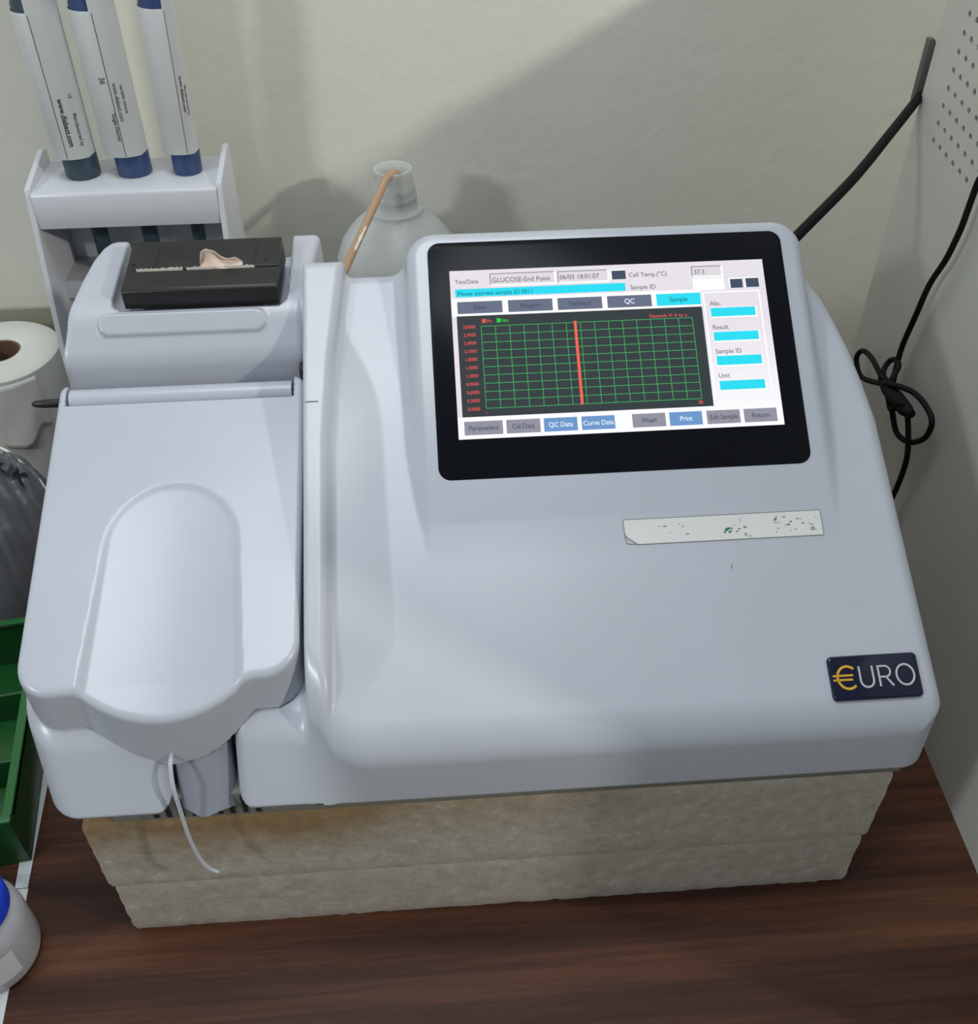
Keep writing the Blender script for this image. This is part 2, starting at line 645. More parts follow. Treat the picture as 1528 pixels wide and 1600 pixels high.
def housing(x, y, z):
    k_ = 0.52 * (1 - sstep((x + 86.0) / 42.0))
    front = (-121.0 + k_ * np.maximum(z - 120, 0) - y) / np.sqrt(1 + k_ * k_)
    bottom = 120.0 - z
    back = y - 89.5
    xr = np.interp(y, XR_Y, XR_X)
    side_r = x - xr + 0.03 * (z - 160)
    # deck
    top = (z - deck_z(x, y) - leaf(x, y)) * DC
    d = rmax(top, front, 10)
    pl = rmax(rmax(side_r, front, 13), back, 6)
    deck = rmax(rmax(top, front, 11), rmax(side_r, back, 8), 8)
    deck = np.maximum(deck, pl)
    deck = np.maximum(rmax(deck, bottom, 2.0), -69 - x)
    # shoulder step between the deck and the sample cover
    sh_top = (z - (224.0 + 8.0 + DS * y)) * DC
    sh = rmax(sh_top, front, 13)
    sh = rmax(sh, x - np.interp(y, [-100, 0, 40, 88], [-61.5, -61.0, -58.0, -51.5]) - 0.08 * (z - deck_z(x, y)), 4.5)
    sh = np.maximum(rmax(rmax(sh, -71.6 - x, 1.6), bottom, 2.0), rmax(y - 88, sh_top, 6))
    body = smin(deck, sh, 4.0)
    # left body under the cover
    lt = flap_w(y, z) + 22.8
    xl = np.interp(y, [-130, 30, 60, 100, 130], [-198, -196, -193, -184, -170])
    side_l = (xl + 0.16 * np.maximum(165 - z, 0)) - x
    lb = rmax(rmax(side_l, front, 17), y - 124, 5)
    lb = rmax(lt, lb, 6)
    lb = np.maximum(rmax(lb, bottom, 2.5), x + 66)
    body = smin(body, lb, 4.0)
    # hump with the printer
    hl = np.interp(y, XL_Y, XL_X) - x
    hr = x + 74.8 - 0.13 * (y - 55) - 0.06 * (265 - z)
    sl = (-(y - 55.5) * 1.28 + (z - 246.5)) / math.hypot(1.28, 1)
    tp = (z - 264.5 - 0.125 * (y - 71))
    hump = rmax(sl, tp, 6)
    hump = rmax(hump, np.maximum(rmax(54.0 - y, hl, 4), rmax(hr, 54.0 - y, 3)), 3.2)
    hump = np.maximum(rmax(hump, y - 128.0, 3.5), 205 - z)
    # raised pill on its slope
    pn = (-(y - 64.6) * 1.28 + (z - 258.2)) / math.hypot(1.28, 1)
    pv = (y - 64.6 + (z - 258.2) * 1.28) / math.hypot(1.28, 1)
    px = np.maximum(np.abs(x + 130.5) - 35.0, 0)
    pill = rmax(np.sqrt(px * px + pv * pv) - 5.4, np.abs(pn) - 1.6, 1.4)
    hump = smin(hump, pill, 1.6)
    # printer well
    hump = -rmin(-hump, rbox([x + 122.5, y - 101.0, z - 284.0], [42.5, 30.0, 26.0], 5.0), 1.2)
    body = smin(body, hump, 3.0)
    # console round the screen
    u, v, w = con_uvw(x, y, z)
    half = [98.0, 103.0, 40.0]
    q2 = np.sqrt(np.maximum(np.abs(u - 77.6) - (half[0] - 14), 0) ** 2 + np.maximum(np.abs(v - 5.0) - (half[1] - 14), 0) ** 2) - 14
    con = rmax(q2 + 0.10 * w, w, 5.5)
    con = np.maximum(con, -60 - w)
    con = np.maximum(con, bottom)
    body = smin(body, con, np.interp(v, [-40, 0, 60], [2.0, 6.0, 8.0]))
    seat = np.maximum(np.maximum(np.abs(u - 77.25) - 88.2, np.abs(v - 40.9) - 61.0), 0.05 - w)
    body = np.maximum(body, -seat)
    # opening for the sipper in the front
    cav = rmax(np.abs(x + 120.5 - 0.02 * (z - 120)) - 14.5, z - 168, 5)
    cav = np.maximum(cav, y + 88)
    body = np.maximum(np.maximum(body, front), bottom)
    body = -rmin(-body, cav, 7.0)
    return body


def cover(x, y, z):
    w = flap_w(y, z)
    s = (y - FY0) * FC + (z - FZ0) * FS
    uu = np.abs(x + 131.5)
    hw = np.interp(s, [-10, 60, 100], [35.5, 31.0, 28.5])
    rho = np.where(s < 66, uu / hw, np.sqrt((uu / hw) ** 2 + (np.maximum(s - 66, 0) / 30.0) ** 2))
    D = np.interp(s, [-10, 0, 100], [5.6, 5.6, 2.0])
    dep = D * (0.24 * sstep((1 - rho) / 0.14) + 0.76 * (1 - rho * rho))
    dep = np.where(rho < 1, dep, 0)
    topw = w + dep
    ff = FY0 - 1.8 - y + 0.035 * (x + 131.5)
    bulge = np.sqrt(np.maximum(61.2 ** 2 - (x + 131.5) ** 2, 0)) - 50.2
    plan = rmax(np.abs(x + 132.5) - 59.0, ff, 15)
    rear = s - 154.0
    plan = rmax(plan, rear, 5)
    slab = np.maximum(plan, -22.0 - w)
    nose = (np.sqrt((x + 131.5) ** 2 + (y - FY0 + 1.8 - 50.2) ** 2) - 61.2)
    nose = np.maximum(np.maximum(nose, s - 45), uu - 40)
    belly = np.sqrt((x + 131.5) ** 2 + (w - 16.0) ** 2) - 51.0
    nose = np.maximum(nose, np.minimum(belly, 60.0))
    allb = smin(slab, nose, 1.8)
    allb = rmax(allb, topw, 2.6)
    # room for the hinge barrel
    hb = np.maximum(np.abs(x + 133.2) - 54.6, 141.5 - s)
    return np.maximum(allb, -hb)


# ------------------------------------------------------------------ the room
def wall_fn():
    mb = MB()
    mb.box((-1400, 350, -700), (1400, 380, 1300))
    return mb


struct(wall_fn().build('wall_back', M['wall']))
struct(MB().box((-1420, -2400, -720), (1400, 380, -700)).build('floor', simple('floor_tile', (0.4, 0.38, 0.34), 0.5)))
struct(MB().box((-1440, -2400, -700), (-1400, 350, 1300)).build('wall_left', M['wall']))
struct(MB().box((1400, -2400, -700), (1440, 350, 1300)).build('wall_right', M['wall']))
mb = MB().box((-1400, 347, 0), (-120, 350, 110))
struct(mb.build('trim_1', M['skirt'], bevel=1.0))

mb = MB().box((-1100, -210, -24), (900, 345, 0))
desk = mb.build('desk_top', M['wood'], bevel=1.0)
tag(desk, 'dark brown wood-grain desk that carries the analyzer and everything else', 'desk')

# ------------------------------------------------------------------ foam sheets
def foam(name, x0, x1, y0, y1, z0, z1, mat, seed, label):
    rg = np.random.RandomState(seed)
    st = 4.0
    xs = np.linspace(x0, x1, int((x1 - x0) / st) + 1)
    ys = np.linspace(y0, y1, int((y1 - y0) / 12) + 1)
    zs = np.linspace(z0, z1, int((z1 - z0) / st) + 1)
    mb = MB()
    keys = {}

    def vert(p, n):
        k = tuple(round(c, 3) for c in p)
        if k not in keys:
            j = rg.normal(0, 0.24, 3) * (1, 0.8, 0.25)
            q = np.array(p) + j
            q[2] = min(max(q[2], z0), z1)
            if p[2] in (z0, z1):
                q[2] = p[2]
                for c_, a_, b_ in ((0, x0, x1), (1, y0, y1)):
                    q[c_] += 0.8 * (p[c_] == a_) - 0.8 * (p[c_] == b_)
            keys[k] = len(mb.v)
            mb.v.append(tuple(q))
        return keys[k]

    def sheet(A, B, fn):
        for i in range(len(A) - 1):
            for j in range(len(B) - 1):
                f = [vert(fn(A[a], B[b]), 0) for a, b in ((i, j), (i + 1, j), (i + 1, j + 1), (i, j + 1))]
                mb.f.append(tuple(f))
                mb.m.append(0)
    for yy in (y0, y1):
        sheet(xs, zs, lambda a, b: (a, yy, b))
    for xx in (x0, x1):
        sheet(ys, zs, lambda a, b: (xx, a, b))
    for zz in (z0, z1):
        sheet(xs, ys, lambda a, b: (a, b, zz))
    o = mb.build(name, mat, smooth=True, angle=60)
    tag(o, label, 'foam sheet', 'foam sheets under the analyzer')


foam('foam_sheet', -180.3, 197.5, -110.3, 96, 0, 46.2, M['foam_low'], 1, 'plain grey lower foam sheet lying directly on the wood desk')
foam('foam_sheet', -181.5, 198.5, -111.6, 96, 46.6, 103.8, M['foam_top'], 2, 'brown-stained thicker upper foam sheet directly under the analyzer')

# ------------------------------------------------------------------ the analyzer
AN = empty('chemistry_analyzer', (6, -10, 104), 'white desktop chemistry analyzer with touch screen and sample cover, on foam sheets', 'analyzer')
H = 1.5
surface_mesh('housing', housing, (-206, -128, 114), (214, 134, 298), H, M['shell'], AN)
cov = surface_mesh('sample_cover', cover, (-198, -112, 134), (-66, 56, 244), 1.1, M['cover'], AN)
# hinge barrel and pins
hy, hz = FY0 + 147.5 * FC + 5.5 * FS, FZ0 + 147.5 * FS - 5.5 * FC
mb = MB().tube([(-186.7, hy, hz), (-133, hy, hz), (-79.8, hy, hz)], 5.6, 28)
mb.build('hinge_barrel', M['cover'], cov, smooth=True)
mb = MB().tube([(-206, hy, hz - 0.5), (-204.5, hy, hz - 0.5), (-200, hy, hz - 0.5), (-193, hy, hz - 0.5), (-186, hy, hz - 0.5)], [0.8, 1.6, 2.1, 2.2, 2.2], 16)
o = mb.build('hinge_pin', M['black'], cov, smooth=True)
o['label'] = 'black pointed hinge pin'
mb = MB().box((-75.6, 46.6, 224), (-70.4, 53.0, 240.5))
mb.build('hinge_cap', M['black'], cov, bevel=0.8)

# grey base with ventilation slots
mb = MB().box((-166, -112, 103.8), (201, 94, 121.5))
base = mb.build('base', M['base'], AN, bevel=1.2)
mb = MB()
for i in range(9):
    xa = -147 + i * 5.75
    mb.box((xa, -112.5, 106.4), (xa + 2.1, -111.2, 119.5))
o = mb.build('vent_slots', M['dark'], base)
o['label'] = 'row of dark ventilation slots'

# sample port inside the front opening
prof = []
for k in range(17):
    a = math.pi * k / 16
    prof.append((-121.0 - 12.6 * math.cos(a), -8.0 * math.sin(a)))
prof += [(-108.4, 4), (-133.6, 4)]
mb = MB()
n = len(prof)
rows = []
for zi, z in enumerate((150, 140, 124, 113)):
    for i, (x, y) in enumerate(prof):
        t = i / 16.0 if i <= 16 else 0
        zz = z if z > 120 else 113.0 + (2.4 * abs(math.sin(2.2 * math.pi * t)) if i <= 16 else 0)
        mb.v.append((x, y - 97.0 - (150 - zz) * 0.36, zz))
for r in range(3):
    for i in range(n):
        j = (i + 1) % n
        mb.f.append((r * n + i, r * n + j, (r + 1) * n + j, (r + 1) * n + i))
        mb.m.append(0)
mb.f += [tuple(range(n)), tuple(range(3 * n, 4 * n))]
mb.m += [0, 0]
o = mb.build('sample_port', M['port'], AN, smooth=True, angle=50)
o['label'] = 'smoky grey plastic port behind the aspiration tube'

# aspiration tube
pts = smooth_path([(-130, -100, 152), (-131.6, -111.5, 147.0), (-131.2, -118.2, 138.5), (-130.4, -121.5, 124.0), (-129.9, -123.5, 107.5), (-128.3, -124.6, 92.0), (-125.6, -125.0, 82.6), (-121.9, -125.0, 78.0)], 12)
mb = MB().tube(pts, 0.95, 12)
o = mb.build('aspiration_tube', M['tube_clear'], AN, smooth=True)
o['label'] = 'thin clear sampling tube hanging in a curve'

# printer
pr = MB()
py0, py1 = 72.5, 113.0
pz = lambda y: 272.6 + 0.10 * (y - py0)
yz = [(py0, 262), (py0 - 0.3, pz(py0) - 1.5), (py0 + 1.2, pz(py0) - 0.2), (87.6, pz(87.6)), (87.9, pz(87.6) - 1.2), (88.9, pz(87.6) - 1.2), (89.1, pz(87.6) + 0.1), (py1, pz(py1) + 0.6), (py1 + 4, 262)]
pr.prism(yz, lambda p, q, w: (w, p, q), -158.6, -84.0)
printer = pr.build('printer', M['black'], AN, bevel=0.5, bseg=2)
mb = MB()
xs = np.linspace(-153.4, -95.8, 60)
for i in range(len(xs) - 1):
    if 22 < i < 25:
        continue
    t0 = rnd.uniform(0.5, 1.3)
    mb.box((xs[i], 88.15, pz(87.6) - 1.0), (xs[i + 1] + 0.02, 88.5, pz(87.6) + t0))
mb.build('paper_edge', M['receipt_edge'], printer)
# torn curl of receipt paper
mb = MB()
nu, nv = 26, 12
for i in range(nu):
    t = i / (nu - 1)
    x = -122.3 + 20.6 * t
    hgt = np.interp(t, [0, 0.06, 0.2, 0.38, 0.5, 0.72, 0.88, 1.0], [3.0, 8.6, 10.2, 8.8, 6.0, 5.2, 4.8, 3.0]) + 0.3 * math.sin(17 * t)
    for j in range(nv):
        a = j / (nv - 1)
        yy = 88.2 + 3.2 * math.sin(a * 2.6) + 0.7 * math.sin(9 * t + 5 * a)
        mb.v.append((x, yy, pz(87.6) - 0.6 + hgt * (a ** 0.8)))
for i in range(nu - 1):
    for j in range(nv - 1):
        mb.f.append((i * nv + j, (i + 1) * nv + j, (i + 1) * nv + j + 1, i * nv + j + 1))
        mb.m.append(0)
o = mb.build('torn_paper', M['receipt'], printer, smooth=True)
o['label'] = 'crumpled torn end of pinkish receipt paper'
md = o.modifiers.new('thick', 'SOLIDIFY')
md.thickness = 0.0003
# fine joints of the printer lid and two screw dimples
for xa, xb in ((-145.3, -144.8), (-96.6, -96.1)):
    mb = MB()
    vs = [(xa, 89.8, pz(89.8) + 0.13), (xb, 89.8, pz(89.8) + 0.13), (xb + 1.0, 112.6, pz(112.6) + 0.55), (xa + 1.0, 112.6, pz(112.6) + 0.55)]
    mb.add(vs + [(x, y, z - 0.4) for x, y, z in vs], [(0, 1, 2, 3), (0, 4, 5, 1), (1, 5, 6, 2), (2, 6, 7, 3), (3, 7, 4, 0), (7, 6, 5, 4)])
    mb.build('lid_joint', M['dark'], printer)
for xa in (-155.5, -90.5):
    MB().lathe([(0.0, 0.25), (0.7, 0.25), (0.7, -0.4)], (xa, 93.5, pz(93.5) + 0.15), 12).build('screw_dimple', M['dark'], printer)

# ---- touch screen: black glass, lit display, writing
def con_pt(u, v, w):
    return (u, v * CC - w * CS, v * CS + w * CC + 228.0)


def rrect(x0, y0, x1, y1, r, n=8):
    out = []
    for cx, cy, a0 in ((x1 - r, y1 - r, 0), (x0 + r, y1 - r, 90), (x0 + r, y0 + r, 180), (x1 - r, y0 + r, 270)):
        for k in range(n + 1):
            a = RAD(a0 + 90.0 * k / n)
            out.append((cx + r * math.cos(a), cy + r * math.sin(a)))
    return out


mb = MB().prism(rrect(-10.2, -19.4, 164.7, 101.2, 6.0), lambda p, q, w: con_pt(p, q, w), -0.6, 0.35)
screen = mb.build('touch_screen', M['glass_black'], AN, bevel=0.18, bseg=2)

E = {
    'page': emit('page_glow', srgb(232, 226, 234), 1.0),
    **{'fade%d' % i: emit('page_glow_%d' % i, srgb(232 + 2 * i, 226 + 2.6 * i, 234 + 2.1 * i), 1.0) for i in range(1, 10)},
    'lower': emit('white_glow', srgb(252, 252, 255), 1.0),
    'hi': emit('edge_glow', srgb(255, 255, 255), 1.0),
    'field': emit('field_glow', srgb(224, 220, 224), 1.0),
    'cyan': emit('cyan_glow', srgb(40, 222, 245), 1.0),
    'slate': emit('slate_glow', srgb(104, 112, 134), 1.0),
    'dkslate': emit('dark_slate_glow', srgb(66, 78, 100), 1.0),
    'grey': emit('grey_glow', srgb(146, 146, 160), 1.0),
    'blue': emit('blue_glow', srgb(108, 152, 204), 1.0),
    'graph': emit('graph_glow', srgb(52, 60, 64), 1.0),
    'green': emit('green_line_glow', srgb(66, 186, 98), 1.0),
    'red': emit('red_line_glow', srgb(250, 104, 84), 1.0),
    'redtxt': emit('red_text_glow', srgb(226, 84, 84), 1.0),
    'leg': emit('legend_green_glow', srgb(40, 210, 60), 1.0),
    'dim': emit('dim_text_glow', srgb(120, 116, 126), 1.0),
    'tabtxt': emit('tab_text_glow', srgb(74, 80, 98), 1.0),
    'cyantxt': emit('cyan_text_glow', srgb(16, 128, 150), 1.0),
    'btntxt': emit('button_text_glow', srgb(84, 84, 98), 1.0),
    'whitetxt': emit('white_text_glow', srgb(226, 240, 255), 1.0),
}
EK = list(E)


class Page(MB):
    def rect(self, k, x0, y0, x1, y1, w):
        self.mi = EK.index(k)
        if y0 > y1:
            y0, y1 = y1, y0
        self.prism([(x0, y0), (x1, y0), (x1, y1), (x0, y1)], con_pt, w - 0.03, w)

    def text(self, k, s, x, y, size, w, sx=0.9, align='LEFT', bold=0.012):
        self.mi = EK.index(k)
        vs, fs = text_mesh(s, size, lambda a, b: con_pt(x + a, y + b, w), sx, bold * size, align)
        self.add(vs, fs)


W0 = 0.38
pg = Page()
pg.rect('page', 0, 0, 154.1, 85.9, W0)
pg.rect('lower', 0, 0, 154.1, 10.8, W0 + .02)
for i in range(1, 10):
    pg.rect('fade%d' % i, 121.4, 10.0, 154.1, 58 - 5 * i, W0 + .004 * i)
pg.rect('hi', 0, 62, 121.6, 71.2, W0 + .02)
disp = pg.build('display', [E[k] for k in EK], screen)
disp['label'] = 'lit analysis page'

pg = Page()          # boxes, buttons and fields
W1 = W0 + .05
for k, x0, y1, x1, y0 in (('field', 19.4, 83.6, 50.7, 77.9), ('field', 52.5, 83.4, 76.8, 77.9), ('field', 118.3, 83.2, 132.9, 78.2)):
    pg.rect('hi', x0 + .5, y0 - .9, x1 + 1.0, y1, W1)
    pg.rect('dim', x0, y0 + .1, x0 + .45, y1 + .2, W1 + .03)
    pg.rect('dim', x0, y1 - .2, x1, y1 + .2, W1 + .03)
    pg.rect(k, x0 + .4, y0, x1, y1 - .2, W1 + .04)
pg.rect('hi', 118.4, 70.4, 133.9, 76.8, W1)
for x0, x1, y0, y1 in ((79, 85.8, 78.1, 82.7), (136.8, 142.9, 71.1, 75.8), (144.5, 150.9, 71.2, 76.0)):
    pg.rect('hi', x0 - .7, y0, x1, y1 + .7, W1)
    pg.rect('dkslate', x0, y0, x1, y1, W1 + .03)
pg.rect('cyan', 2.3, 71.9, 85.1, 76.1, W1)
for k, x0, x1 in (('slate', 2.9, 24.6), ('slate', 27.4, 48.9), ('slate', 51.4, 73.0), ('slate', 75.6, 97.2), ('cyan', 99.6, 121.3)):
    pg.rect(k, x0, 63.2, x1, 69.4, W1)
pg.rect('hi', 122.4, 15.5, 123.2, 69.5, W1)
pg.rect('hi', 122.4, 68.9, 150.6, 69.6, W1)
pg.rect('hi', 150.0, 15.5, 150.7, 69.5, W1)
for y0, y1 in ((56.4, 60.9), (43.8, 48.3), (31.2, 35.9), (18.6, 23.2)):
    pg.rect('hi', 125.2, y0 - .8, 148.2, y1 + .2, W1)
    pg.rect('cyan', 125.5, y0, 147.4, y1, W1 + .03)
for k, x0, x1 in (('grey', 2.9, 20.9), ('grey', 22.6, 38.5), ('blue', 40.2, 56), ('blue', 58, 73.7), ('grey', 82, 97.8), ('blue', 99.7, 115.3), ('grey', 117.5, 133.4), ('grey', 135.3, 151.1)):
    pg.rect(k, x0, 1.9, x1, 8.6, W1)
pg.build('page_boxes', [E[k] for k in EK], disp)

pg = Page()          # the curve plot
pg.rect('graph', 2.3, 10.8, 121.4, 62.0, W1)
gx0, gx1, gy0, gy1 = 13.7, 116.1, 14.8, 56.4
for i in range(16):
    x = gx0 + (gx1 - gx0) * i / 15
    pg.rect('green', x - .13, gy0, x + .13, gy1, W1 + .03)
for i in range(11):
    y = gy0 + (gy1 - gy0) * i / 10
    pg.rect('green', gx0, y - .13, gx1, y + .13, W1 + .035)
pg.rect('red', 58.4, 14.5, 59.7, 57.2, W1 + .06)
for i in range(11):
    s = ('%.4f' % (0.3 * i)).replace('.', ',')
    pg.text('redtxt', s, 5.0, gy0 + (gy1 - gy0) * i / 10 - .9, 2.3, W1 + .03, 0.95)
pg.rect('redtxt', 14.3, 58.1, 16.2, 60.2, W1 + .03)
pg.text('redtxt', 'Pn', 16.7, 58.2, 2.4, W1 + .03)
pg.rect('leg', 21.4, 58.1, 23.3, 60.2, W1 + .03)
pg.text('leg', 'Nrs', 23.7, 58.2, 2.4, W1 + .03)
pg.text('redtxt', 'Seconds V: 0 to s', 95.2, 57.2, 2.5, W1 + .03, 1.05)
pg.text('redtxt', '80', 114.4, 12.2, 2.4, W1 + .03)
pg.text('redtxt', '1', 13.2, 12.0, 2.0, W1 + .03)
o = pg.build('curve_plot', [E[k] for k in EK], disp)
o['label'] = 'dark plot with green grid and a red vertical line'

pg = Page()          # writing
T = W1 + .08
pg.text('dim', 'Test/Date', 2.4, 78.9, 3.1, T)
pg.text('dim', 'GLUCOSE-End Point', 20.3, 79.0, 3.5, T, 0.94)
pg.text('dim', '06/03 18:01:07', 53.4, 79.2, 3.4, T, 0.95)
pg.text('dim', 'Cell Temp.(°C)', 87.3, 79.0, 3.3, T, 0.92)
pg.text('dim', '37.3', 119.4, 79.3, 3.2, T, 1.0)
pg.text('dim', 'Sample ID', 87.4, 72.4, 3.3, T, 0.92)
pg.text('cyantxt', 'Please aspirate sample ID 0011', 3.3, 72.7, 3.0, T, 0.98)
for s, x in (('Blank', 13.7), ('Reagent', 38.1), ('Standard', 62.2)):
    pg.text('tabtxt', s, x, 65.2, 3.2, T, 0.92, 'CENTER')
pg.text('whitetxt', 'QC', 86.4, 65.1, 3.6, T, 0.92, 'CENTER')
pg.text('cyantxt', 'Sample', 110.4, 65.1, 3.4, T, 0.92, 'CENTER')
for s, y in (('Abs.', 62.2), ('Result', 49.7), ('Sample ID', 37.2), ('Unit', 24.8)):
    pg.text('dim', s, 125.4, y, 3.3, T, 0.94)
for k, s, x in (('btntxt', 'Parameters', 11.9), ('btntxt', 'Cal.Data', 30.6), ('whitetxt', 'QC Data', 48.1), ('whitetxt', 'Curve Data', 65.9), ('btntxt', 'Wash', 89.9), ('whitetxt', 'Print', 107.5), ('btntxt', 'Edit Sample', 125.5), ('btntxt', 'Return', 143.2)):
    pg.text(k, s, x, 4.1, 3.4, T, 0.90 if s != 'Edit Sample' else 0.84, 'CENTER')
pg.build('page_writing', [E[k] for k in EK], disp)


# ---- badge and old label on the deck
def deck_pt(x, s, w):
    """x, distance up the slope from y = 0, height off the deck"""
    return (x, s * DC - w * DS * DC, DZ + s * DC * DS + w * DC)


def shell_pt(x, s, w):
    y, z = s * DC, 224.0 + s * DC * DS
    for _ in range(7):
        f = float(housing(np.array([x]), np.array([y]), np.array([z]))[0])
        z -= f / DC
    return (x, y - w * DS * DC, z + w * DC)


sy = lambda y: y / DC
bx0, bx1, bs0, bs1 = 155.2, 195.2, sy(-113.6) + 0.8, sy(-96.3) + 0.8
mb = MB().prism(rrect(bx0, bs0, bx1, bs1, 2.2, 5), deck_pt, -1.2, 1.7)
badge = mb.build('badge', M['badge'], AN, bevel=1.0, bseg=3)
badge['label'] = 'domed navy badge reading €URO'
mb = MB()
cx, cs, R0 = bx0 + 7.3, (bs0 + bs1) / 2 + 0.1, 4.9
TH = 1.78


def strip(pts, wd, mi):
    mb.mi = mi
    n = len(pts)
    L, Rr = [], []
    for i in range(n):
        a, b = pts[max(i - 1, 0)], pts[min(i + 1, n - 1)]
        dx, dy = b[0] - a[0], b[1] - a[1]
        l = math.hypot(dx, dy)
        L.append((pts[i][0] - dy / l * wd / 2, pts[i][1] + dx / l * wd / 2))
        Rr.append((pts[i][0] + dy / l * wd / 2, pts[i][1] - dx / l * wd / 2))
    vs = [deck_pt(p[0], p[1], TH) for p in L] + [deck_pt(p[0], p[1], TH) for p in Rr]
    vs += [deck_pt(p[0], p[1], TH - 0.2) for p in L] + [deck_pt(p[0], p[1], TH - 0.2) for p in Rr]
    fs = []
    for i in range(n - 1):
        fs.append((i, n + i, n + i + 1, i + 1))
        fs.append((2 * n + i, i, i + 1, 2 * n + i + 1))
        fs.append((n + i, 3 * n + i, 3 * n + i + 1, n + i + 1))
    mb.add(vs, fs)


arc = [(cx + 0.4 + R0 * 0.92 * math.cos(RAD(a)), cs + R0 * math.sin(RAD(a))) for a in np.linspace(48, 312, 30)]
strip(arc, 1.05, 0)
strip([(cx - 6.2, cs + 0.95), (cx + 2.9, cs + 0.95)], 0.85, 0)
strip([(cx - 6.2, cs - 0.95), (cx + 2.5, cs - 0.95)], 0.85, 0)
hh = 4.6
ux = cx + 5.9     # U
strip([(ux, cs + hh)] + [(ux + 2.9 - 2.9 * math.cos(a), cs - 1.7 - 2.9 * math.sin(a)) for a in np.linspace(0, math.pi, 16)] + [(ux + 5.8, cs + hh)], 0.85, 1)
rx = ux + 8.4     # R
strip([(rx, cs - hh), (rx, cs + hh)], 0.85, 1)
strip([(rx, cs + hh - 0.4), (rx + 3.0, cs + hh - 0.4)] + [(rx + 3.0 + 2.2 * math.cos(a), cs + hh - 2.75 + 2.35 * math.sin(a)) for a in np.linspace(math.pi / 2 - 0.2, -math.pi / 2, 14)] + [(rx, cs + hh - 5.1)], 0.8, 1)
strip([(rx + 2.8, cs + hh - 5.0), (rx + 5.8, cs - hh)], 0.85, 1)
ox = rx + 11.7    # O
strip([(ox + 3.9 * math.cos(a), cs + (hh - 0.1) * math.sin(a)) for a in np.linspace(0, 2 * math.pi, 36)], 0.85, 1)
o = mb.build('lettering', [M['gold'], M['silver']], badge)
o['label'] = 'gold euro sign and silver letters URO'

s0, s1 = sy(-45.6), sy(-35.2)
mb = MB()
gx_ = np.linspace(73, 164.8, 20)
gs_ = np.linspace(s0, s1, 5)
for wv in (0.2, -0.3):
    for x in gx_:
        for t in gs_:
            # the lower left corner is folded away
            xx = max(x, 73 + 5.5 * max(0, 1 - (t - s0) / 4.2)) if x < 79 else x
            mb.v.append(shell_pt(xx, t, wv))
ng, mg = len(gx_), len(gs_)
for side in (0, 1):
    o0 = side * ng * mg
    for a in range(ng - 1):
        for b in range(mg - 1):
            mb.f.append((o0 + a * mg + b, o0 + (a + 1) * mg + b, o0 + (a + 1) * mg + b + 1, o0 + a * mg + b + 1))
            mb.m.append(0)
lab = mb.build('old_label', M['old_label'], AN, smooth=True)
lab['label'] = 'old white strip label with torn ink specks'
mb = MB()
mb.mi = 0
for a, b in (((73, s1), (164.8, s1)), ((78.5, s0), (164.8, s0)), ((164.8, s0), (164.8, s1)), ((73, s0 + 4), (73, s1)), ((73, s0 + 4.2), (78.7, s0)), ((73, s0 + 4.2), (73.6, s0 + 0.6)), ((73.6, s0 + 0.6), (78.7, s0))):
    dx, dy = b[0] - a[0], b[1] - a[1]
    l = math.hypot(dx, dy)
    nx_, ny_ = -dy / l * 0.17, dx / l * 0.17
    n_ = max(1, int(l / 6))
    for q in range(n_):
        p0_ = (a[0] + dx * q / n_, a[1] + dy * q / n_)
        p1_ = (a[0] + dx * (q + 1) / n_, a[1] + dy * (q + 1) / n_)
        mb.add([shell_pt(*p, 0.27) for p in ((p0_[0] + nx_, p0_[1] + ny_), (p1_[0] + nx_, p1_[1] + ny_), (p1_[0] - nx_, p1_[1] - ny_), (p0_[0] - nx_, p0_[1] - ny_))], [(0, 1, 2, 3)])


def blot(x, s, lx, ly):
    mb.add([shell_pt(p, q, 0.27) for p, q in rrect(x, s, x + lx, s + ly, min(lx, ly) * 0.4, 2)], [tuple(range(12))])


mb.mi = 1
for k in range(12):
    blot(118 + rnd.uniform(0, 4.5), s0 + 3 + rnd.uniform(0, 2.2), rnd.uniform(.5, 1.1), rnd.uniform(.5, 1.2))
mb.mi = 2
for k in range(34):
    x = rnd.choice([rnd.uniform(86, 106), rnd.uniform(123, 130), rnd.uniform(136, 162), rnd.uniform(140, 162)])
    blot(x, s0 + rnd.uniform(2, 9.4), rnd.uniform(.4, 1.8), rnd.uniform(.3, .7))
mb.build('label_marks', [simple('label_edge_dirt', (0.25, 0.25, 0.21), 0.7), M['ink_green'], simple('label_specks', (0.13, 0.14, 0.11), 0.7)], lab)
# one pen mark below the label
mb = MB()
mb.add([shell_pt(p, q, 0.1) for p, q in ((119.3, sy(-57.9)), (119.7, sy(-57.9)), (120.6, sy(-55.8)), (120.2, sy(-55.7)))], [(0, 1, 2, 3)])
mb.build('pen_mark', simple('scuff', (0.2, 0.2, 0.21), 0.7), AN)
mb = MB()
q_ = [shell_pt(x, sy(17.0), 0.12) for x in np.linspace(-70.5, -64.5, 7)]
for a, b in zip(q_[:-1], q_[1:]):
    mb.add([a, b, (b[0], b[1] + 0.5, b[2] + 0.27), (a[0], a[1] + 0.5, a[2] + 0.27)], [(0, 1, 2, 3)])
mb.build('hairline_crack', simple('crack_dirt', (0.12, 0.12, 0.12), 0.8), AN)

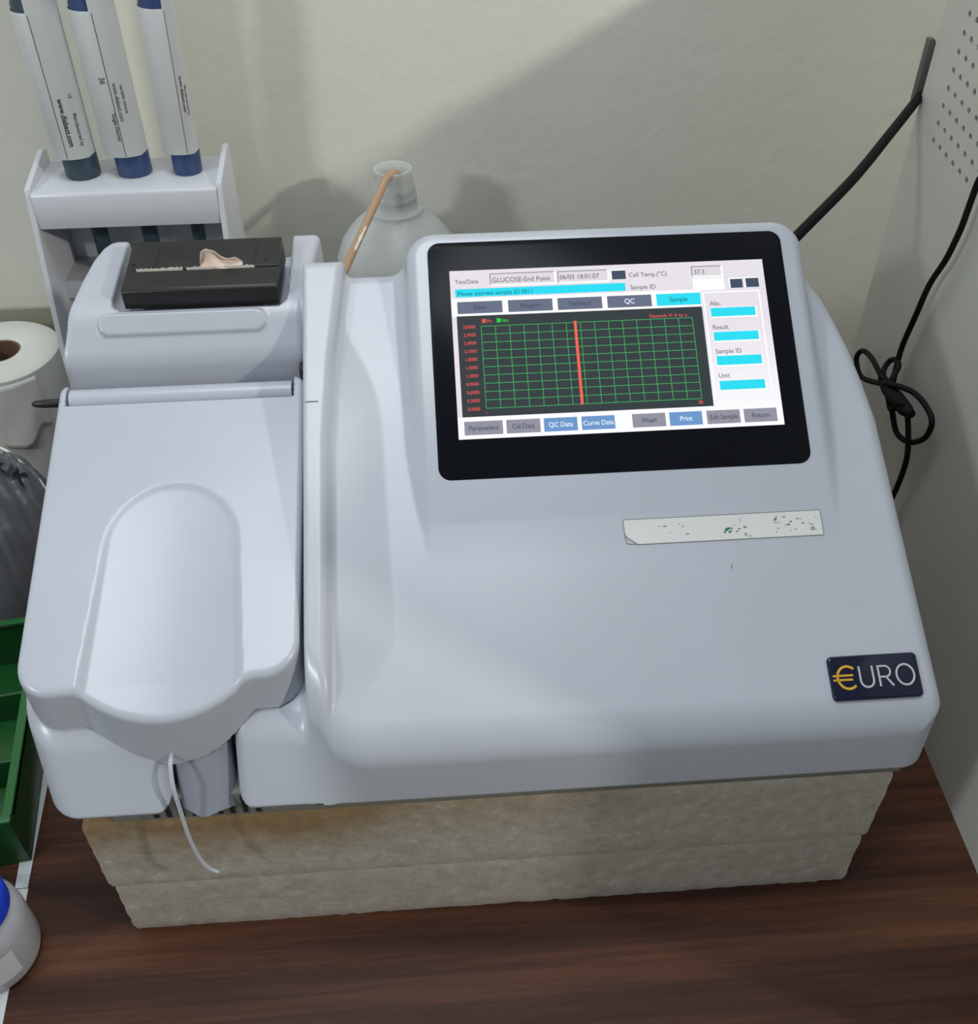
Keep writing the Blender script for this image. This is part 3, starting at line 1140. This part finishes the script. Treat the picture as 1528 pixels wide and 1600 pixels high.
# ------------------------------------------------------------------ computer tower at the right
TW = empty('computer_tower', (276, -20, 0), 'tall beige steel cabinet with rows of round vent holes beside the analyzer', 'computer case')
ta = RAD(-1.944)
tdir = (math.sin(-ta) * -1, math.cos(ta))
tdir = (0.0339, 0.99942)       # along the panel, away from the viewer
tnor = (0.99942, -0.0339)
T0 = (274.4, -41.8)


def tw(d, n, z):
    return (T0[0] + tdir[0] * d + tnor[0] * n, T0[1] + tdir[1] * d + tnor[1] * n, z)


D0, D1, TZ = -190.0, 252.8, 402.0
mb = MB()
o_ = [tw(D0, 0, 0), tw(D1, 0, 0), tw(D1, 190, 0), tw(D0, 190, 0)]
i_ = [tw(D0 + 2, 1.4, 0), tw(D1 - 2, 1.4, 0), tw(D1 - 2, 188, 0), tw(D0 + 2, 188, 0)]


def shell_box(d0, d1, n0, n1, z0, z1, fl=False):
    vs = [tw(d, n, z) for z in (z0, z1) for d, n in ((d0, n0), (d1, n0), (d1, n1), (d0, n1))]
    fs = [(0, 3, 2, 1), (4, 5, 6, 7), (0, 1, 5, 4), (1, 2, 6, 5), (2, 3, 7, 6), (3, 0, 4, 7)]
    return vs, fs


mb.add(*shell_box(D0, D1, 0, 190, 0, TZ))
v_, f_ = shell_box(D0 + 2, D1 - 2, 1.4, 188, 2, TZ - 2)
mb.add(v_, [t[::-1] for t in f_])
me = bpy.data.meshes.new('case_shell')
me.from_pydata([(x * MM, y * MM, z * MM) for x, y, z in mb.v], [], mb.f)
me.materials.append(M['tower'])
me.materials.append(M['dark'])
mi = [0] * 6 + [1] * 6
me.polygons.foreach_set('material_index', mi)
shell = link('case_shell', me, TW)
# round holes: cut with a hexagon-fine set of pegs
mb = MB()
cols = [222.9 - 10.05 * i for i in range(9)]
for ci, d in enumerate(cols):
    for ri in range(12):
        z = 287.9 - 0.55 * ci * 0.6 + 9.65 * ri
        if z > 394:
            continue
        n0 = len(mb.v)
        K_ = 14
        for nn in (-1.5, 4.0):
            for k in range(K_):
                a = 2 * math.pi * k / K_
                mb.v.append(tw(d + 1.9 * math.cos(a), nn, z + 1.9 * math.sin(a)))
        mb.f += [tuple(range(n0, n0 + K_))[::-1], tuple(range(n0 + K_, n0 + 2 * K_))]
        mb.f += [(n0 + k, n0 + (k + 1) % K_, n0 + K_ + (k + 1) % K_, n0 + K_ + k) for k in range(K_)]
        mb.m += [0] * (K_ + 2)
peg = mb.build('peg', M['tower'], TW)
bo = shell.modifiers.new('holes', 'BOOLEAN')
bo.operation = 'DIFFERENCE'
bo.object = peg
bo.solver = 'EXACT'
dg = bpy.context.evaluated_depsgraph_get()
dg.update()
nm = bpy.data.meshes.new_from_object(shell.evaluated_get(dg))
shell.modifiers.clear()
shell.data = nm
bpy.data.objects.remove(peg, do_unlink=True)

# ------------------------------------------------------------------ cables
def pan(d_y, z, off=6.0):
    """point in front of the tower panel at world y"""
    d = (d_y - T0[1]) / tdir[1]
    return tw(d, -off, z)


mb = MB().tube(smooth_path([(165, 90.5, 262), (184, 101, 276), (222, 140, 285.5), (256, 181, 293.5), (285, 216, 301.5), (305, 245, 303), (330, 280, 285)], 8), 2.8, 16)
tag(mb.build('power_cable', M['rubber'], smooth=True), 'thick black cable rising from behind the screen to the cabinet edge', 'cable')

mb = MB().prism([(0, 0), (5.0, 0), (5.0, 36), (3.5, 38.5), (0, 38.5)], lambda p, q, w: (280.6 + p * 0.9, 214.5 + w, 297.5 + q * 0.92), 0, 5.0)
tag(mb.build('cable_clip', M['greymetal'], bevel=0.5), 'flat grey strap end on the rear edge of the perforated cabinet', 'strap')

cord_pts = [(330.0, 92.0, 404.5), (300.0, 94.0, 404.6), (281.0, 95.0, 404.2), (274.5, 96.0, 398.0), (272.2, 97.5, 370.0), (271.4, 99.5, 335.0), (271.2, 100.9, 306.3), (271.3, 103.7, 297.4), (271.4, 104.9, 283.0), (271.4, 105.9, 270.0), (271.6, 110.8, 250.7), (271.9, 119.9, 230.1), (272.0, 124.5, 206.7), (272.2, 129.0, 184.2), (271.1, 126.5, 169.9), (267.9, 120.2, 162.7), (264.1, 127.1, 163.8), (269.1, 155.0, 158.4), (272.8, 176.6, 150.1), (274.1, 184.8, 138.7), (273.6, 171.2, 133.6), (266.4, 135.0, 153.6), (262.6, 113.0, 167.9), (267.0, 94.1, 175.3), (269.5, 79.3, 175.2), (270.2, 69.6, 171.0), (270.2, 71.3, 158.8), (269.6, 83.3, 146.4), (268.1, 96.9, 142.3), (266.4, 105.0, 149.8), (262.4, 106.8, 162.9), (266.2, 130.1, 163.1), (270.4, 136.1, 167.8), (271.3, 131.1, 172.9), (270.0, 122.2, 174.2), (264.7, 115.4, 170.8), (262.6, 111.7, 163.2), (262.3, 102.2, 156.9), (260.9, 91.0, 169.6), (264.8, 88.5, 164.3), (266.6, 82.6, 152.3), (268.5, 79.4, 137.9), (269.5, 80.3, 122.3), (269.6, 82.2, 105.3), (269.8, 87.0, 87.8)]
CD = empty('mouse_cord', pan(141, 147, 9), 'thin black cord hanging down the perforated cabinet, knotted into a loop', 'cable')
mb = MB().tube(smooth_path(cord_pts, 6), 1.7, 12)
mb.build('cord', M['rubber'], CD, smooth=True)
mb = MB().tube([(266.2, 130.5, 160.5), (264.8, 116.5, 161.7), (263.2, 100.1, 165.3), (263.8, 89.3, 166.1), (264.6, 83.0, 167.0)], [2.6, 4.2, 4.6, 4.2, 2.6], 16)
o = mb.build('connector', M['rubber'], CD, smooth=True)
o['label'] = 'moulded black plug body bundled in the knot'

# ------------------------------------------------------------------ bottle with tube
bc = (-30.0, 290.0)
BT = empty('wash_bottle', (bc[0], bc[1], 0), 'milky white plastic bottle with open neck standing behind the analyzer', 'bottle')
prof = [(0, 0.3), (40, 0.3), (44, 3), (45, 8), (45, 150), (44.5, 164), (42.5, 175), (38, 186), (31, 195), (24, 201), (19.6, 204), (18.6, 206), (18.8, 208), (17.2, 209.5), (15.6, 211), (15.2, 216), (15.6, 217), (15.2, 218.5), (14.4, 222), (14.6, 223.2), (14.0, 225), (12.7, 231), (12.9, 233), (13.2, 235), (12.8, 236.4), (11.6, 236.6), (10.8, 235.5), (10.6, 230), (12.5, 220), (13.6, 212), (16.5, 206), (22, 199.5), (29.5, 193), (36.5, 184.5), (41, 174), (43, 163), (43.5, 150), (43.5, 9), (39, 2), (0, 2)]
mb = MB().lathe(prof, (bc[0], bc[1], 0), 64)
mb.build('bottle_body', M['ldpe'], BT, smooth=True, angle=50)
TB = empty('drain_tube', (-40, 220, 225), 'brown-stained plastic tube running from the bottle mouth down behind the analyzer', 'tube')
tp_ = smooth_path([(-28, 292, 190), (-27, 289, 215), (-26.6, 285.5, 233.5), (-33.9, 276.0, 235.3), (-38.9, 266.0, 229.8), (-44.7, 252.0, 223.3), (-50.6, 236.0, 218.0), (-56.3, 219.0, 213.5), (-61.6, 200.0, 209.7), (-66.8, 182.0, 205.8)], 10)
mb = MB().tube(tp_, 2.6, 14)
mb.build('tube_wall', M['tube_brown'], TB, smooth=True)
# white highlight along the tube, painted on as a thin pale strip
mb = MB()
seg = [Vector(p) for p in tp_[55:75]]
mb.tube([p + Vector((0.9, -1.6, 0.9)) for p in seg], [0.5 + 0.9 * math.sin(math.pi * i / 19) * (0.8 + 0.2 * math.sin(5 * i)) for i in range(20)], 8)
o = mb.build('tube_highlight', M['tube_white'], TB, smooth=True)
o['label'] = 'painted white highlight on the tube'

# ------------------------------------------------------------------ pipette stand
PS = empty('pipette_stand', (-202, 290, 0), 'white acrylic pipette stand against the wall behind the printer', 'pipette stand')


def side_panel(x0, x1, ytop):
    poly = [(222, 0), (312, 0), (312, 248), (ytop + 44, 250.5), (ytop, 242.5), (ytop - 2, 236), (236, 140)]
    MB().prism(poly, lambda p, q, w: (w, p, q), x0, x1).build('side_panel', M['acrylic'], PS, bevel=0.8, bseg=2)


side_panel(-263, -259.2, 262)
side_panel(-142.6, -138.8, 262)


def shelf(z, y0, y1, drop, name):
    poly = [(y1, z), (y0 + 3, z), (y0 + 1, z - 0.7), (y0, z - 2.5), (y0 - 1.5, z - drop), (y0 + 0.7, z - drop), (y0 + 2.4, z - 3.5), (y0 + 4, z - 2.6), (y1, z - 2.6)]
    MB().prism(poly, lambda p, q, w: (w, p, q), -259.2, -142.6).build(name, M['acrylic'], PS, bevel=0.3, bseg=2)
    o = bpy.data.objects[[q.name for q in PS.children if q.name.split('.')[0] == name][-1]]
    mb = MB()
    for hx, hy_ in ((-231.5, 288), (-198.5, 289), (-164.0, 288)):
        mb.lathe([(6.4, z - 40), (6.4, z + 20)], (hx, hy_, 0), 28, cap=True)
    peg = mb.build('peg', M['acrylic'], PS)
    bo = o.modifiers.new('holes', 'BOOLEAN')
    bo.object = peg
    bo.solver = 'EXACT'
    dg = bpy.context.evaluated_depsgraph_get()
    dg.update()
    nm = bpy.data.meshes.new_from_object(o.evaluated_get(dg))
    o.modifiers.clear()
    o.data = nm
    bpy.data.objects.remove(peg, do_unlink=True)


shelf(240, 259, 311, 23, 'shelf')
shelf(171, 272, 309, 12, 'lower_shelf')
MB().box((-259.2, 309, 20), (-142.6, 311.5, 236)).build('back_panel', M['acrylic'], PS, bevel=0.4)

# ------------------------------------------------------------------ pipettes
def make_pipette(step):
    """built upright with its origin at the shelf; seam and writing face the viewer"""
    P = empty('pipette', (0, 0, 0), '', 'pipette', 'pipettes in the stand')
    # the label sleeve: full wrap, taller at the right of its seam
    mb = MB()
    K_ = 56
    prof = [13.2, 13.6, 13.6, 13.6, 13.2]
    for k in range(K_):
        a = 2 * math.pi * k / K_
        az = math.degrees(a)
        hi = 178 if (az > step or az < 55) else 101
        lo_ = 12 - 1.8 * math.sin(a)
        for r, t in zip(prof, (0, 0.012, 0.5, 0.988, 1)):
            mb.v.append((-2.6 + r * math.cos(a), r * math.sin(a), lo_ + (hi - lo_) * t))
    for k in range(K_):
        j = (k + 1) % K_
        for i in range(4):
            mb.f.append((k * 5 + i, j * 5 + i, j * 5 + i + 1, k * 5 + i + 1))
            mb.m.append(0)
    mb.f.append(tuple(k * 5 for k in range(K_))[::-1])
    mb.m.append(0)
    mb.build('label_sleeve', M['sleeve'], P, smooth=True, angle=60)
    mb = MB().lathe([(0, -1.0), (10.6, -1.0), (11.1, 0), (11.1, 13.0), (10.0, 20), (0, 20)], (0, 0, 0), 40)
    mb.build('collar', M['navy'], P, smooth=True)
    mb = MB().lathe([(0, 60), (12.6, 60), (12.6, 104), (12.0, 106), (12.0, 170), (15.5, 174), (15.5, 186), (11, 192), (6, 193), (6, 212), (8.5, 213), (8.5, 220), (0, 221)], (-2.6, 0, 0), 40)
    mb.build('handle', M['navy'], P, smooth=True)
    mb = MB().lathe([(0, -112), (2.4, -112), (3.2, -80), (5.2, -68), (5.2, -1.0), (0, -0.9)], (0, 0, 0), 24)
    mb.build('shaft', M['slate'], P, smooth=True)
    return P


def sleeve_print(P, ang0, lines, extra=()):
    """printed seam and lines of small writing that run up the sleeve"""
    mb = MB()
    R_ = 13.75

    def pt(a, z, dr=0.0):
        return (-2.6 + (R_ + dr) * math.cos(a), (R_ + dr) * math.sin(a), z)
    a = RAD(ang0)
    mb.mi = 0
    mb.add([pt(a - .012, 14.5), pt(a + .012, 14.5), pt(a + .012, 100), pt(a - .012, 100)], [(0, 1, 2, 3)])
    for deg, z0, size, s, k in lines:
        mb.mi = k
        aa = RAD(deg)
        vs, fs = text_mesh(s, size, lambda x, y: pt(aa + y / R_, z0 - x, 0.02), 0.9, 0.02 * size)
        mb.add(vs, fs)
    mb.build('sleeve_print', [M['ink'], M['ink_grey']], P)


pips = [make_pipette(268), make_pipette(282), make_pipette(300)]
info = [(-231.5, 288, 0.0, 'leftmost white pipette in the stand, with the slate grey collar'),
        (-198.5, 289, 0.0, 'middle white pipette in the stand, standing close to the left one'),
        (-164.0, 288, RAD(2.0), 'rightmost white pipette in the stand, set apart and tilted slightly')]
prints = [(268, [(282, 52, 4.6, 'www.diabact.com', 0), (312, 42, 3.4, 'Manufactured by', 1), (312, 54, 3.4, '12', 1)]),
          (282, [(272, 42, 3.4, 'Single channel', 1), (290, 60, 3.6, 'www.diabact.com', 1), (308, 58, 3.0, 'variable volume', 1), (262, 64, 4.6, '36', 1)]),
          (300, [(312, 62, 3.4, 'www.diabact.com', 0), (326, 56, 3.0, 'Manufactured by', 1)])]
for P, (x, y, tilt, lab_), (ang, lines) in zip(pips, info, prints):
    sleeve_print(P, ang, lines)
    P.location = (x * MM, y * MM, 241.2 * MM)
    P.rotation_euler = (0, tilt, 0)
    if tilt:
        P.scale = (0.84, 0.84, 1.0)
    P['label'] = lab_
for ch in pips[0].children:
    if ch.name.startswith(('collar', 'handle')):
        ch.data.materials[0] = M['slate']

# ------------------------------------------------------------------ tissue roll
rc = (-327.5, 287.0)
TR = empty('tissue_roll', (rc[0], rc[1], 0), 'white tissue roll standing on end at the left of the pipette stand', 'tissue roll')
prof = [(15.5, 0.3), (41.5, 0.3), (43, 1.5), (43.3, 60), (42.9, 108.5), (41, 110), (17.5, 110.6), (15.5, 109.5), (15.5, 0.3)]
mb = MB().lathe(prof, (rc[0], rc[1], 0), 64, fn=lambda p: (p[0] * (1 + 0.012 * math.sin(3 * math.atan2(p[1], p[0]) + p[2] * .05)), p[1] * (1 + 0.012 * math.sin(2 * math.atan2(p[1], p[0]) + p[2] * .03)), p[2]))
mb.build('paper_roll', M['tissue'], TR, smooth=True)
mb = MB().lathe([(13.8, 0.4), (15.3, 0.4), (15.3, 109.0), (13.8, 109.0), (13.8, 0.4)], (rc[0], rc[1], 0), 48)
o = mb.build('core', M['card'], TR, smooth=True)
o['label'] = 'brown cardboard core'
# loose ragged end of the sheet
mb = MB()
nu, nv = 24, 14
for i in range(nu):
    for j in range(nv):
        u, v = i / (nu - 1), j / (nv - 1)
        a = RAD(-90 + 48 * u)
        rr = 44.0 + (1.0 + 0.7 * math.sin(7 * u + 5 * v) + 0.25 * math.sin(17 * u - 4 * v)) * v
        zz = 106 - 62 * v * (0.78 + 0.12 * math.sin(5 * u) + 0.03 * math.sin(13 * u + 1))
        mb.v.append((rc[0] + rr * math.cos(a), rc[1] + rr * math.sin(a), zz))
for i in range(nu - 1):
    for j in range(nv - 1):
        mb.f.append((i * nv + j, (i + 1) * nv + j, (i + 1) * nv + j + 1, i * nv + j + 1))
        mb.m.append(0)
o = mb.build('loose_end', M['tissue'], TR, smooth=True)
md = o.modifiers.new('thick', 'SOLIDIFY')
md.thickness = 0.0004

# ------------------------------------------------------------------ plastic bag at the left
BG = empty('plastic_bag', (-290, 110, 0), 'crumpled clear plastic bag with black print left of the analyzer', 'bag')
rg = np.random.RandomState(5)
ph = rg.uniform(0, 6.28, 12)


def bag_top(x, y):
    """height of the crumpled film over the desk"""
    u, v = (x + 322) / 60.0, (y - 148) / 60.0
    r = (abs(u) ** 2.6 + abs(v) ** 2.6) ** (1 / 2.6)
    h = 97 * max(0.0, 1 - r ** 4) ** 0.5
    c = 5.0 * abs(math.sin(0.13 * x + 0.07 * y + ph[0])) + 4.0 * abs(math.sin(0.11 * y - 0.09 * x + ph[1])) + 2.6 * abs(math.sin(0.31 * x + 0.23 * y + ph[2])) + 1.2 * math.sin(0.37 * y - 0.3 * x + ph[3])
    return max(0.6, h + c * min(1, h / 30))


nr, na = 80, 200
mb = MB()
for i in range(nr + 1):
    q = math.sin(0.5 * math.pi * i / nr) ** 0.7 if i < nr else 1.0
    for k in range(na):
        a = 2 * math.pi * k / na
        c_, s_ = math.cos(a), math.sin(a)
        rr = q / (abs(c_) ** 2.6 + abs(s_) ** 2.6) ** (1 / 2.6)
        jit = 1 + 0.03 * math.sin(9 * a + ph[5]) * q
        x, y = -322 + 60 * rr * c_ * jit, 148 + 60 * rr * s_ * jit
        mb.v.append((x, y, bag_top(-322 + 60 * rr * c_, 148 + 60 * rr * s_)))
for i in range(nr):
    for k in range(na):
        k2 = (k + 1) % na
        mb.f.append((i * na + k, i * na + k2, (i + 1) * na + k2, (i + 1) * na + k))
        mb.m.append(0)
mb.build('bag_film', M['bag'], BG, smooth=True, angle=180)
mb = MB()
vs, fs = text_mesh('KLIK', 11, lambda x, y: (x, y, 0), 1.15, 0.35)


def on_bag(x, y):
    px, py = -303 + x * 0.94 + y * 0.2, 158 - x * 0.30 + y * 1.1
    return (px, py, bag_top(px, py) + 2.6)


mb.add([on_bag(x, y) for x, y, z in vs], fs)
mb.build('bag_print', M['ink'], BG)
mb = MB().tube(smooth_path([(x, y, bag_top(x, y) + 1.2) for x, y in ((-352, 196), (-330, 193), (-312, 190), (-298, 183), (-286, 174), (-274, 165), (-266, 158))], 8), 0.9, 8)
mb.build('drawstring', M['string'], BG, smooth=True)

# ------------------------------------------------------------------ green rack, blue tray, tape, jar
GR = empty('tube_rack', (-300, -20, 0), 'green plastic rack left of the analyzer, standing on white tape', 'rack')
gx0, gx1, gy0, gy1, gz = -340, -245.0, -66, 84, 38.5
ca_, sa_ = math.cos(RAD(8)), math.sin(RAD(8))


def rk(mb):
    """turn the rack a little about its front right corner"""
    mb.v = [(gx1 + (x - gx1) * ca_ - (y - gy0) * sa_, gy0 + (x - gx1) * sa_ + (y - gy0) * ca_, z) for x, y, z in mb.v]
    return mb


mb = MB()
mb.box((gx0, gy0, 0.5), (gx1, gy1, 3.5))
mb.box((gx0, gy0, 3), (gx1, gy0 + 2.6, gz))
mb.box((gx0, gy1 - 2.6, 3), (gx1, gy1, gz))
mb.box((gx0, gy0 + 2, 3), (gx0 + 2.6, gy1 - 2, gz))
mb.box((gx1 - 2.6, gy0 + 2, 3), (gx1, gy1 - 2, gz))
rk(mb).build('rack_body', M['green'], GR, bevel=0.6)
mb = MB()
mb.box((gx0 - 1, gy0 - 0.6, gz), (gx1 + 0.6, gy0 + 4.5, gz + 2.2))
mb.box((gx0 - 1, gy1 - 5, gz), (gx1 + 0.6, gy1 + 1, gz + 2.2))
mb.box((gx0 - 1, gy0 + 4.5, gz), (gx0 + 5, gy1 - 5, gz + 2.2))
mb.box((gx1 - 4.4, gy0 + 4.5, gz), (gx1 + 0.6, gy1 - 5, gz + 2.2))
rk(mb).build('rim', simple('light_green_plastic', (0.014, 0.12, 0.025), 0.35), GR, bevel=0.8)
for k in range(2):
    yk = gy0 + 50 + 50 * k
    rk(MB().box((gx0 + 3, yk, 4), (gx1 - 3, yk + 2.4, gz - 12))).build('divider', M['green'], GR, bevel=0.5)

mb = MB().box((-330, -101, 0.4), (-252.5, -82, 12))
tag(mb.build('sample_box', M['blue_tray'], bevel=1.2), 'small dark blue plastic box in front of the green rack', 'box')


def tape(pts, z, label):
    mb = MB().prism(pts, lambda p, q, w: (p, q, w), 0.02, z)
    tag(mb.build('white_tape', M['paper_white'], smooth=False), label, 'tape', 'white tape on the desk')


tape([(-268, 60), (-256, 60), (-248.6, -17), (-243.2, -82), (-250, -82), (-251.5, -68), (-258, -20)], 0.35, 'strip of white tape under the right edge of the green rack')
tape([(-256, -82.5), (-242.8, -82.5), (-236.8, -152), (-234, -185), (-262, -185)], 0.45, 'strip of white tape on the desk under the blue-lidded jar')

JR = empty('sample_jar', (-250.5, -118, 0.5), 'clear plastic jar with a blue screw lid and a white label', 'jar')
jc = (-250.5, -118.0, 0.5)
prof = [(0, 0.2), (20, 0.2), (23, 1.5), (24, 5), (24, 30), (23.3, 36), (20.8, 40.5), (19.2, 42), (19.0, 52), (18.0, 52), (18.0, 41.5), (19.5, 39.5), (22, 35.5), (22.7, 30), (22.7, 5), (21, 2.4), (0, 2.2)]
MB().lathe(prof, jc, 56).build('jar_body', M['jar'], JR, smooth=True, angle=50)
mb = MB().lathe([(0, 57.0), (17.5, 57.0), (19.6, 56.2), (20.6, 54.5), (20.6, 43.6), (19.4, 43.2), (19.3, 54), (0, 54)], jc, 56)
mb.build('lid', M['lid_blue'], JR, smooth=True, angle=50)
mb = MB().lathe([(0, 2.6), (21.8, 2.6), (22.3, 6), (22.3, 14), (0, 14)], jc, 40)
mb.build('contents', simple('pale_powder', (0.45, 0.42, 0.36), 0.9), JR, smooth=True)
mb = MB()


def jl(a, z, dr=0.12):
    return (jc[0] + (24 + dr) * math.cos(a), jc[1] + (24 + dr) * math.sin(a), jc[2] + z)


mb.mi = 0
K_ = 16
a0, a1 = RAD(-110), RAD(-32)
for k in range(K_ + 1):
    a = a0 + (a1 - a0) * k / K_
    mb.v += [jl(a, 9), jl(a, 28.5)]
for k in range(K_):
    mb.f.append((2 * k, 2 * k + 2, 2 * k + 3, 2 * k + 1))
    mb.m.append(0)
mb.mi = 1
for s, z, sz in (('Container', 24.4, 3.2), ('Sample', 20.2, 2.4), ('Date', 16.6, 2.4), ('Lot 0311', 12.4, 2.4)):
    vs, fs = text_mesh(s, sz, lambda x, y: jl(a0 + RAD(8) + x / 24.0, z + y, 0.2), 1.0, 0.04)
    mb.add(vs, fs)
mb.build('jar_label', [simple('jar_label_paper', (0.62, 0.63, 0.66), 0.6), M['ink_grey']], JR)
